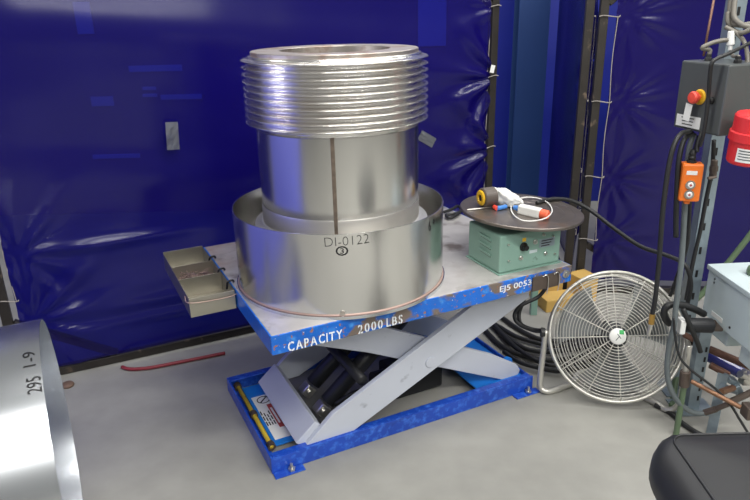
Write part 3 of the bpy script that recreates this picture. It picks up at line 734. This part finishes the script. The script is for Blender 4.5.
fp('badge_emblem', merge(box((-.006, -.004, .0303), (.026, .003, .0008), 0, Matrix.Rotation(.9, 4, 'Z')), box((-.002, -.004, .0303), (.024, .003, .0008), 0, Matrix.Rotation(2.2, 4, 'Z'))), 'hose_grey', hb, smooth=False)
for i in range(3):
    a0 = 2*PI*i/3 + .55; bm = bmesh.new(); gr_ = []
    for j in range(9):
        r_ = .055 + .178*j/8
        for k in range(9):
            t = k/8-.5; wid = (.75+.45*(j/8))*1.0
            a = a0 + t*wid*1.15; z_ = -.075 + t*.075 + .01*math.cos(t*PI)
            gr_.append(bm.verts.new((r_*math.cos(a), r_*math.sin(a), z_)))
    for j in range(8):
        for k in range(8): q = j*9+k; bm.faces.new((gr_[q], gr_[q+1], gr_[q+10], gr_[q+9]))
    bmesh.ops.solidify(bm, geom=bm.faces[:], thickness=.002)
    fp('blade', bm, 'fan_blade')
fp('blade_hub', lathe([(0, -.10), (.050, -.10), (.055, -.09), (.055, -.055), (.045, -.045), (0, -.045)], 32), 'fan_dark')
fp('motor', lathe([(0, -.235), (.055, -.235), (.065, -.225), (.065, -.115), (.055, -.105), (0, -.105)], 28), 'fan_dark')
Lp, Rp = FC - hF*(FR+.012) - nF*.02, FC + hF*(FR+.012) - nF*.02
zf = .014
st = part('tube_stand', tube([Lp + Vector((0, 0, .01)), Lp.lerp(atz(541, 372, .10), .5), atz(540.5, 375, .085), atz(540.5, 387, .03), atz(547, 391.5, zf), atz(558, 389, zf), atz(572, 383, zf), Vector((.93, 2.60, zf)), Vector((1.08, 2.58, zf)), atz(640, 394, zf), atz(656, 403, zf), atz(666, 409.5, zf), atz(675, 408, zf+.02), atz(681, 398, .09), Rp.lerp(atz(681, 398, .09), .5), Rp+Vector((0, 0, .01))], .0125, 10), 'fan_wire', fan, world=True, smooth=True)
for q, sg in ((Lp, -1), (Rp, 1)):
    part('pivot_knob', lathe([(0, -.02), (.010, -.02), (.010, .0), (.020, .002), (.022, .018), (.014, .022), (0, .022)], 14, axis(q, hF*sg)), 'rubber', fan, world=True, smooth=False)

# ------------------------------------------------------------------ control post
post = thing('control_post', 'galvanised steel angle post carrying the grey control box', 'post', Matrix.Translation((1.30, 2.45, 0)))
def angle_iron(x0, y0, x1, y1, z0, z1, w=.045, t=.004):
    d = Vector((x1-x0, y1-y0, z1-z0)); M = axis((x0, y0, z0), d); L = d.length
    return merge(box((w/2, 0, L/2), (w, t, L), .001, M), box((0, w/2, L/2), (t, w, L), .001, M))
part('upright', prism([(-.026, 0), (.026, 0), (.026, .05), (.022, .05), (.022, .004), (-.022, .004), (-.022, .05), (-.026, .05)], 2, 0, 2.3, .0008), 'galvanised', post)
for i in range(20): part('slot', box((0, -.0006, .25+.1*i), (.010, .0014, .030), .0004), 'marker_black', post)
part('foot', box((0, .02, .004), (.14, .14, .008), .002), 'galvanised', post)
cb_a = Vector((.295, -.955, 0)).normalized(); cb_n = Vector((-.955, -.295, 0))
MC = Matrix.Identity(4); 
for j in range(3): MC[j][0] = cb_a[j]; MC[j][1] = -cb_n[j]
MC = Matrix.Translation((1.109, 2.25, 1.167)) @ MC      # local x along big face (left to right), y into the box, z up
cb = thing('control_box', 'dark grey control box with red emergency stop on steel post', 'control box', MC)
part('enclosure', box2((-.106, 0, 0), (.106, .17, .229), .006), 'control_grey', cb)
def onface(px, py, M, off=0.):
    Mi = M.inverted(); p0 = Mi @ CAMP; d = Mi.to_3x3() @ ray(px, py); return p0 + d*((-off-p0.y)/d.y)
e = onface(700, 97, MC)
es = part('stop_collar', lathe([(0, 0), (.026, 0), (.026, .003), (.022, .006), (0, .006)], 28, axis((e.x, 0, e.z), (0, -1, 0))), 'yellow_plastic', cb, smooth=False)
part('stop_button', lathe([(0, .006), (.010, .006), (.010, .018), (.020, .020), (.021, .030), (.017, .036), (0, .038)], 28, axis((e.x, 0, e.z), (0, -1, 0))), 'red_button', es, smooth=False)
e2 = onface(712, 100.5, MC)
part('selector_switch', lathe([(0, 0), (.012, 0), (.012, .008), (.008, .012), (0, .012)], 20, axis((e2.x, 0, e2.z), (0, -1, 0))), 'marker_black', cb, smooth=False)
la, lb_ = onface(677, 111, MC), onface(699, 131, MC)
lb2 = part('label_plate', box2((la.x+.004, -.0015, lb_.z+.004), (lb_.x, 0, la.z-.008), 0), 'paper', cb)
for i in range(4): part('label_line', box(((la.x+lb_.x)/2, -.002, la.z-.016-.011*i), (.06-.006*i, .0006, .003)), 'marker_black', lb2)
tg = onface(694, 113, MC)
part('hanging_tag', box((0, 0, 0), (.030, .0015, .058), .0004, Matrix.Translation((tg.x-.002, -.026, tg.z+.004)) @ Matrix.Rotation(.12, 4, 'Y')), 'paper', cb)
for u, y_ in ((-.04, .05), (.075, .06)):
    part('cable_gland', lathe([(0, 0), (.012, 0), (.012, .010), (.009, .012), (.009, .022), (0, .022)], 8, Matrix.Translation((u, y_, .229))), 'rubber', cb)
part('mount_bracket', box2((.0, .171, .05), (.09, .19, .255), .002), 'brown_steel', cb)
def gl(u, y_): return MC @ Vector((u, y_, .25))
cable('control_cable', 'grey cable arcing from control box gland to the beige inline connector', [gl(-.04, .05), gl(-.04, .05)+Vector((0, 0, .015)), aty(702, 48, 2.3), aty(712, 43, 2.3), aty(722, 40.5, 2.3), aty(728, 40, 2.3)], .0075, 'cable_grey')
single('inline_connector', merge(cyl(aty(730.5, 45, 2.3), aty(731, 31, 2.3), .013, 14, r2=.010, bev=.002), cyl(aty(730, 50, 2.3), aty(730.5, 45, 2.3), .007, 12)), 'paper', 'beige inline cable connector above the control box', 'connector', smooth=False)
cable('control_cable', 'grey cable dropping from inline connector into control box top', [aty(731, 50, 2.3), aty(733, 56, 2.28), gl(.075, .06)], .006, 'cable_grey')
cable('control_cable', 'dark cable crossing over the box top and hanging down its face', [aty(756, 40, 2.25), aty(744, 46, 2.22), aty(730, 53, 2.18), aty(718, 58, 2.17), aty(712, 63, 2.165), aty(710, 75, 2.17), aty(708.5, 95, 2.18), aty(706, 118, 2.18), aty(703, 136, 2.18), aty(700, 146, 2.19)], .0065, 'rubber')
cable('control_cable', 'grey cable bending down behind the box right side', [aty(725, 27, 2.32), aty(735, 32, 2.3), aty(743, 40, 2.28), aty(747, 52, 2.25), aty(747, 75, 2.22), aty(745, 100, 2.2)], .007, 'cable_grey')
for i, (xs, lb) in enumerate([((731, 3), 'leftmost grey cable hanging along top of steel post'), ((735, 8), 'second grey cable hanging along top of steel post')]):
    x, b = xs; dy = .03*i
    cable('hanging_cable', lb, [aty(x+2, -40, 2.40-dy), aty(x+1, -10, 2.40-dy), aty(x-1, 8, 2.38-dy), aty(x, 19, 2.36-dy), aty(x+b+3, 24+b*.3, 2.33-dy), aty(x+22, 22+b*.4, 2.32-dy), aty(x+40, 16, 2.34-dy)], .009, 'cable_grey')
cable('hanging_cable', 'lowest looped grey cable at top right of steel post', [aty(728, 12, 2.36), aty(728, 22, 2.35), aty(733, 30, 2.34), aty(742, 33, 2.28), aty(753, 28, 2.26)], .008, 'cable_grey')
single('rusty_rod', cyl(aty(716, -12, 2.42), aty(703.5, 56, 2.36), .0042, 8), 'rust_pipe', 'thin rusty rod hanging above the control box', 'rod')
# red plug
pc = aty(751, 138, 2.075)
Mpl = Matrix.Translation(pc) @ Matrix.Rotation(.10, 4, 'X')
rp = thing('power_plug', 'red industrial power plug with white label at right edge', 'plug', Matrix.Translation(pc))
part('plug_body', lathe([(0, -.080), (.054, -.080), (.058, -.074), (.060, -.006), (.066, -.004), (.066, .022), (.060, .025), (.060, .072), (.055, .078), (0, .080)], 40, Mpl), 'red_paint', rp, world=True, smooth=False)
# label on its curved side
bm = bmesh.new(); V = []
for i in range(9):
    a = -2.62 + 1.0*i/8
    for z in (-.066, -.022): V.append(bm.verts.new(Mpl @ Vector((.0606*math.cos(a), .0606*math.sin(a), z))))
for i in range(8): bm.faces.new((V[2*i], V[2*i+2], V[2*i+3], V[2*i+1]))
lb2 = part('plug_label', bm, 'paper', rp, world=True)
for i in range(4):
    bm = bmesh.new(); V = []
    for k in range(6):
        a = -2.52+.75*k/5
        for z in (-.058+.009*i, -.0545+.009*i): V.append(bm.verts.new(Mpl @ Vector((.0612*math.cos(a), .0612*math.sin(a), z))))
    for k in range(5): bm.faces.new((V[2*k], V[2*k+2], V[2*k+3], V[2*k+1]))
    part('print_line', bm, 'hose_grey', lb2, world=True)
single('yellow_flap', box((0, 0, 0), (.05, .012, .11), .004, Matrix.Translation(aty(751, 97, 2.19))), 'yellow_plastic', 'yellow plastic flap above the red plug', 'flap', smooth=False)
# orange pendant
pa, pb_ = aty(694, 164, 2.19), aty(688.5, 202, 2.19)
zd = (pa-pb_).normalized(); nd = Vector((-.25, -.95, .1)); nd = (nd - zd*nd.dot(zd)).normalized(); xd = zd.cross(nd)*-1
MPd = Matrix.Identity(4)
for j in range(3): MPd[j][0] = xd[j]; MPd[j][1] = -nd[j]; MPd[j][2] = zd[j]
MPd = Matrix.Translation((pa+pb_)/2) @ MPd
PH = (pa-pb_).length
pd = thing('pendant_control', 'orange two-button pendant control hanging below control box', 'pendant', MPd)
pdb = part('case', box2((-.034, 0, -PH/2), (.034, .045, PH/2), .007), 'orange_plastic', pd)
for z in (-.006, -.040):
    cz = part('button_ring', lathe([(.010, 0), (.016, 0), (.016, .004), (.010, .004)], 24, axis((.002, 0, z), (0, -1, 0)), True), 'bright_metal', pdb)
    part('push_button', lathe([(0, 0), (.010, 0), (.010, .006), (.008, .008), (0, .008)], 20, axis((.002, 0, z), (0, -1, 0))), 'white_plastic', cz)
    part('button_dot', lathe([(0, .008), (.004, .008), (.004, .0086), (0, .0086)], 12, axis((.002, 0, z), (0, -1, 0))), 'label_red', cz)
part('name_tag', box((.002, -.0005, .036), (.034, .0012, .014)), 'paper', pdb)
part('hook_loop', box2((-.008, .012, -PH/2-.012), (.012, .032, -PH/2+.002), .004), 'orange_plastic', pdb)
part('cable_sleeve', lathe([(0, 0), (.016, 0), (.016, .008), (.011, .010), (.013, .018), (.010, .024), (.012, .032), (.008, .045), (0, .045)], 14, Matrix.Translation((.004, .022, PH/2))), 'rubber', pd)
cable('pendant_cable', 'black cable from pendant sleeve up under the control box', [aty(697, 152, 2.2), aty(698, 143, 2.21), aty(701, 134, 2.22), aty(703, 128, 2.26)], .007)
# hanging hoses
cable('air_hose', 'leftmost long black hose hanging in front of fan', [aty(690, 131, 2.26), aty(681, 134, 2.22), aty(674, 145, 2.20), aty(669, 165, 2.19), aty(665, 192, 2.18), aty(662, 220, 2.17), aty(659, 262, 2.16), aty(655, 300, 2.15), aty(652, 316, 2.15)], .0085)
tip = thing('hose_fitting', 'brass and steel fitting on the end of hanging black hose', 'fitting', Matrix.Translation(aty(649, 334, 2.145)))
part('brass_nut', cyl(aty(652.5, 314, 2.15), aty(651, 324, 2.148), .0105, 6), 'brass', tip, world=True)
part('nozzle', cyl(aty(651, 324, 2.148), aty(648, 336, 2.14), .008, 12, r2=.006), 'bright_metal', tip, world=True)
cable('air_hose', 'black hose hanging just right of leftmost one, ending above fan rim', [aty(692, 133, 2.28), aty(684, 140, 2.25), aty(679, 160, 2.23), aty(677, 190, 2.22), aty(676, 218, 2.22), aty(676, 237, 2.22)], .009)
cable('air_hose', 'grey hose hanging past fan rim and curving to the pipe fitting', [aty(694, 134, 2.29), aty(689, 150, 2.27), aty(686, 185, 2.26), aty(684, 222, 2.24), aty(681, 266, 2.21), aty(676, 306, 2.19), aty(674, 326, 2.18), aty(669, 347, 2.17), aty(667, 370, 2.16), aty(670, 387, 2.15), aty(677, 400, 2.14), aty(688, 410, 2.14), aty(699, 413.5, 2.14), aty(706, 412, 2.14)], .0105, 'hose_grey')
cable('air_hose', 'dark hose dropping behind the orange pendant', [aty(699, 136, 2.30), aty(693, 160, 2.30), aty(690, 200, 2.30), aty(689, 225, 2.30), aty(686, 250, 2.32), aty(676, 280, 2.34), aty(670, 296, 2.35)], .0075)
cable('air_hose', 'thin dark hose running down the front of the steel post', [aty(714, 140, 2.40), aty(712, 170, 2.41), aty(706, 200, 2.41), aty(700, 232, 2.41), aty(693, 262, 2.40), aty(686, 300, 2.38)], .008)
vl = aty(714, 172, 2.38)
single('hose_coupler', merge(merge(cyl(aty(714.5, 160, 2.38), aty(713, 178, 2.38), .012, 10, bev=.002), cyl(aty(714, 166, 2.38), aty(713.5, 171, 2.38), .016, 8)), cyl(aty(708, 178.5, 2.37), aty(716, 176.5, 2.37), .007, 8)), 'brown_steel', 'small steel coupler on the post right of orange pendant', 'coupler', smooth=False)
cable('bent_hose', 'thick hooked hose beside upper right fan rim', [aty(670, 324, 2.22), aty(665, 318, 2.22), aty(664.5, 310, 2.22), aty(670, 305, 2.22), aty(682, 305, 2.23), aty(694, 309, 2.24), aty(704, 314, 2.26)], .0135)
cable('short_hose', 'short dark hose hanging beside the torch cylinder', [aty(683, 309, 2.18), aty(687, 318, 2.17), aty(692, 330, 2.17), aty(698, 344, 2.17), aty(700.5, 352, 2.17)], .0095)
cable('thin_cable', 'thin dark cable drooping across the slotted upright to floor', [aty(674, 318, 2.15), aty(675, 336, 2.14), aty(680, 357, 2.12), aty(690, 369, 2.10), aty(704, 380, 2.08), aty(718, 391, 2.06), aty(730, 404, 2.03), aty(740, 420, 2.0), aty(748, 433, 1.98)], .0048)
cable('floor_cable', 'dark cable on floor between fan stand and black seat', [atz(655, 405, .012), atz(664, 409, .012), atz(672, 414, .012), atz(685, 425, .012), atz(704, 436, .012), atz(730, 444, .012)], .010)
# torch cylinder and pipe rig
tc_ = thing('torch_cylinder', 'dark grey cylinder with conical nose below the grey junction box', 'cylinder', Matrix.Translation(aty(700, 325, 2.2)))
part('barrel', cyl(aty(684, 325, 2.2), aty(712, 325.5, 2.2), .028, 24, bev=.003), 'black_steel', tc_, world=True, smooth=False)
part('nose', cyl(aty(712, 325.5, 2.2), aty(722, 330, 2.2), .024, 24, r2=.006), 'brown_steel', tc_, world=True, smooth=False)
part('end_block', box((0, 0, 0), (.020, .04, .056), .003, Matrix.Translation(aty(681, 325.5, 2.19))), 'paper', tc_, world=True)
rig = thing('pipe_stand', 'slotted grey upright with clamped copper rod and rusty pipes', 'pipe stand', Matrix.Translation((1.30, 2.32, 0)))
up_b, up_t = atz(693.5, 408), aty(706.5, 331, 2.30); up_b = Vector((up_t.x, 2.30, 0))
Mu = Matrix.Translation((up_t.x, 2.30, 0))
up = part('slotted_upright', prism([(-.024, 0), (.024, 0), (.024, .04), (.020, .04), (.020, .004), (-.020, .004), (-.020, .04), (-.024, .04)], 2, 0, up_t.z+.01, .0008), 'galvanised', rig, smooth=False)
up.data.transform(WM[rig].inverted() @ Mu)
for i in range(6): part('slot', box((.012, -.001, .06+.045*i), (.008, .0014, .022), .0003, WM[rig].inverted() @ Mu), 'marker_black', up)
part('copper_rod', cyl(aty(691, 381, 2.12), aty(741, 407.5, 2.0), .0088, 14, bev=.002), 'copper_rod', rig, world=True, smooth=False)
part('rod_clamp', box((0, 0, 0), (.03, .05, .05), .004, Matrix.Translation(aty(748, 411, 2.0))), 'brown_steel', rig, world=True)
tb_, tt_ = aty(685.5, 373, 2.14), aty(688.5, 345, 2.14)
part('threaded_tube', cyl(tb_, tt_, .011, 14, bev=.001), 'bright_metal', rig, world=True, smooth=False)
part('coupling', cyl(aty(684, 386, 2.14), aty(685.5, 371, 2.14), .019, 12, bev=.002), 'brown_steel', rig, world=True, smooth=False)
lowp = aty(684, 386, 2.14)
part('green_leg', cyl((lowp.x, 2.14, .0), lowp, .011, 12), 'green_tube', rig, world=True, smooth=False)
part('rust_pipe', cyl(aty(709, 349, 2.34), aty(756, 369, 2.24), .0155, 14, bev=.002), 'rust_pipe', rig, world=True, smooth=False)
part('rust_pipe', cyl(aty(710, 365, 2.33), aty(729, 375, 2.30), .014, 14, bev=.002), 'rust_pipe', rig, world=True, smooth=False)
part('rust_pipe', cyl(aty(684, 334.5, 2.36), aty(708, 347, 2.34), .012, 14, bev=.002), 'rust_pipe', rig, world=True, smooth=False)
s0, s1 = aty(723, 374, 2.16), atz(711, 434); 
part('diagonal_strut', box((0, 0, (s1-s0).length/2), (.036, .006, (s1-s0).length), .001, axis(s0, s1-s0)), 'galvanised', rig, world=True)
part('pipe_clamp', merge(merge(box((0, 0, 0), (.05, .05, .022), .004, Matrix.Translation(aty(731, 380, 2.20)) @ Matrix.Rotation(.5, 4, 'Y')), box((0, 0, 0), (.022, .05, .07), .004, Matrix.Translation(aty(738, 390, 2.18)) @ Matrix.Rotation(-.5, 4, 'Y'))), cyl(aty(722, 386, 2.14), aty(735, 391, 2.16), .012, 12)), 'galvanised', rig, world=True)
part('clamp_bolt', cyl(aty(721, 392, 2.08), aty(733, 388, 2.14), .013, 6), 'copper_rod', rig, world=True)
part('pipe_fitting', merge(cyl(aty(705, 412.5, 2.14), aty(716, 409, 2.12), .013, 8), cyl(aty(716, 409, 2.12), aty(728, 404, 2.10), .010, 10)), 'brown_steel', rig, world=True)
part('cross_pipe', cyl(aty(728, 403, 2.10), aty(752, 392, 2.16), .013, 12), 'brown_steel', rig, world=True, smooth=False)
part('valve', merge(merge(box((0, 0, 0), (.04, .04, .05), .006, Matrix.Translation(aty(746, 378, 2.2))), cyl(aty(740, 374, 2.18), aty(752, 380, 2.2), .014, 10)), cyl(aty(744, 370, 2.2), aty(745, 378, 2.2), .010, 10)), 'bright_metal', rig, world=True)
part('foot_plate', box((up_t.x, 2.32, .004), (.16, .12, .008), .002), 'galvanised', rig, world=True)
single('blue_cylinder', cyl(aty(700, 350, 2.46), aty(742, 372, 2.38), .030, 20, bev=.004), 'navy_paint', 'dark blue round cylinder behind the rusty pipes', 'cylinder', smooth=False)
single('green_support', tube([atz(672, 406, .012), aty(674, 392, 2.42), aty(686, 315, 2.60), aty(704, 292, 2.62), aty(736, 253, 2.62), aty(756, 227, 2.62)], .0125, 10, k=4), 'green_tube', 'slanting green tube rising behind the junction box', 'tube')
# junction box
MJ = Matrix.Translation((1.292, 2.35, .425))     # local: x into the box, y negative toward the camera
jb = thing('junction_box', 'pale grey metal junction box with small white label', 'junction box', MJ @ Matrix.Rotation(.05, 4, 'Z'))
jc = part('case', box2((0, -.44, 0), (.20, 0, .196), .004), 'light_grey_paint', jb)
part('lid', box2((-.006, -.446, .186), (.206, .006, .206), .003), 'light_grey_paint', jb)
part('white_label', box2((-.0012, -.14, .022), (0, -.065, .040)), 'paper', jc)
for q_ in ((-.03, .165), (-.03, .150)): part('screw', lathe([(0, 0), (.004, 0), (.004, .002), (0, .002)], 10, axis((0, q_[0]-.02, q_[1]), (-1, 0, 0))), 'hose_grey', jc)
part('keyhole', lathe([(0, 0), (.005, 0), (.005, .002), (0, .002)], 10, axis((0, -.19, .03), (-1, 0, 0))), 'marker_black', jc)
part('conduit_body', merge(box2((.02, -.16, -.070), (.11, -.02, -.002), .008), cyl((.02, -.06, -.03), (-.02, -.03, -.03), .022, 16)), 'light_grey_paint', jb)
part('conduit_body', box2((.02, -.40, -.080), (.12, -.24, -.002), .006), 'light_grey_paint', jb)
part('knob', lathe([(0, 0), (.030, 0), (.034, .012), (.030, .03), (.020, .038), (0, .04)], 16, Matrix.Translation((.11, -.12, .206))), 'green_tube', jb)

# ------------------------------------------------------------------ black padded stool in the right foreground
sx0, sy0, szt = .888, .985, .695
stool = thing('shop_stool', 'black padded vinyl stool seat with piped seam in right foreground', 'stool', Matrix.Translation((sx0, sy0, 0)))
def rr(hx, hy, rad, n=10):
    out = []
    for cx_, cy_, a0 in ((hx-rad, hy-rad, 0), (-hx+rad, hy-rad, PI/2), (-hx+rad, -hy+rad, PI), (hx-rad, -hy+rad, 1.5*PI)):
        for i in range(n+1):
            a = a0 + PI/2*i/n; out.append((cx_+rad*math.cos(a), cy_+rad*math.sin(a)))
    return out
bm = bmesh.new(); rows = []
for (gx, z) in [(-.10, -.115), (.02, -.115), (.050, -.100), (.062, -.075), (.060, -.045), (.046, -.018), (.024, -.004), (.0, .0), (-.04, .008), (-.10, .014), (-.16, .016)]:
    rows.append([bm.verts.new((x, min(y, .232), szt+z)) for x, y in rr(.25+gx, .225+gx, (.035+max(gx, 0)*2.0) if gx > -.09 else .02)])
for a_, b_ in zip(rows, rows[1:]):
    for i in range(len(a_)): j = (i+1) % len(a_); bm.faces.new((a_[i], a_[j], b_[j], b_[i]))
bm.faces.new(rows[0][::-1]); bm.faces.new(rows[-1]); bmesh.ops.recalc_face_normals(bm, faces=bm.faces)
seat = part('seat', bm, 'vinyl_black', stool, smooth=True)
part('piping', tube([(x, y, szt+.001) for x, y in rr(.25, .225, .035)], .0028, 6, closed=True, smooth=False), 'vinyl_black', seat, smooth=True)
part('seat_pan', box((0, 0, szt-.125), (.30, .28, .02), .004), 'black_steel', stool)
part('gas_column', cyl((0, 0, .09), (0, 0, szt-.135), .026, 18), 'black_steel', stool, smooth=False)
for i in range(5):
    a = 2*PI*i/5+.3
    part('foot_leg', box((.15, 0, .085), (.27, .04, .028), .006, Matrix.Rotation(a, 4, 'Z')), 'black_steel', stool)
    part('caster', cyl((.275*math.cos(a)-.012*math.sin(a), .275*math.sin(a)+.012*math.cos(a), .032), (.275*math.cos(a)+.012*math.sin(a), .275*math.sin(a)-.012*math.cos(a), .032), .032, 16, bev=.004), 'rubber', stool)
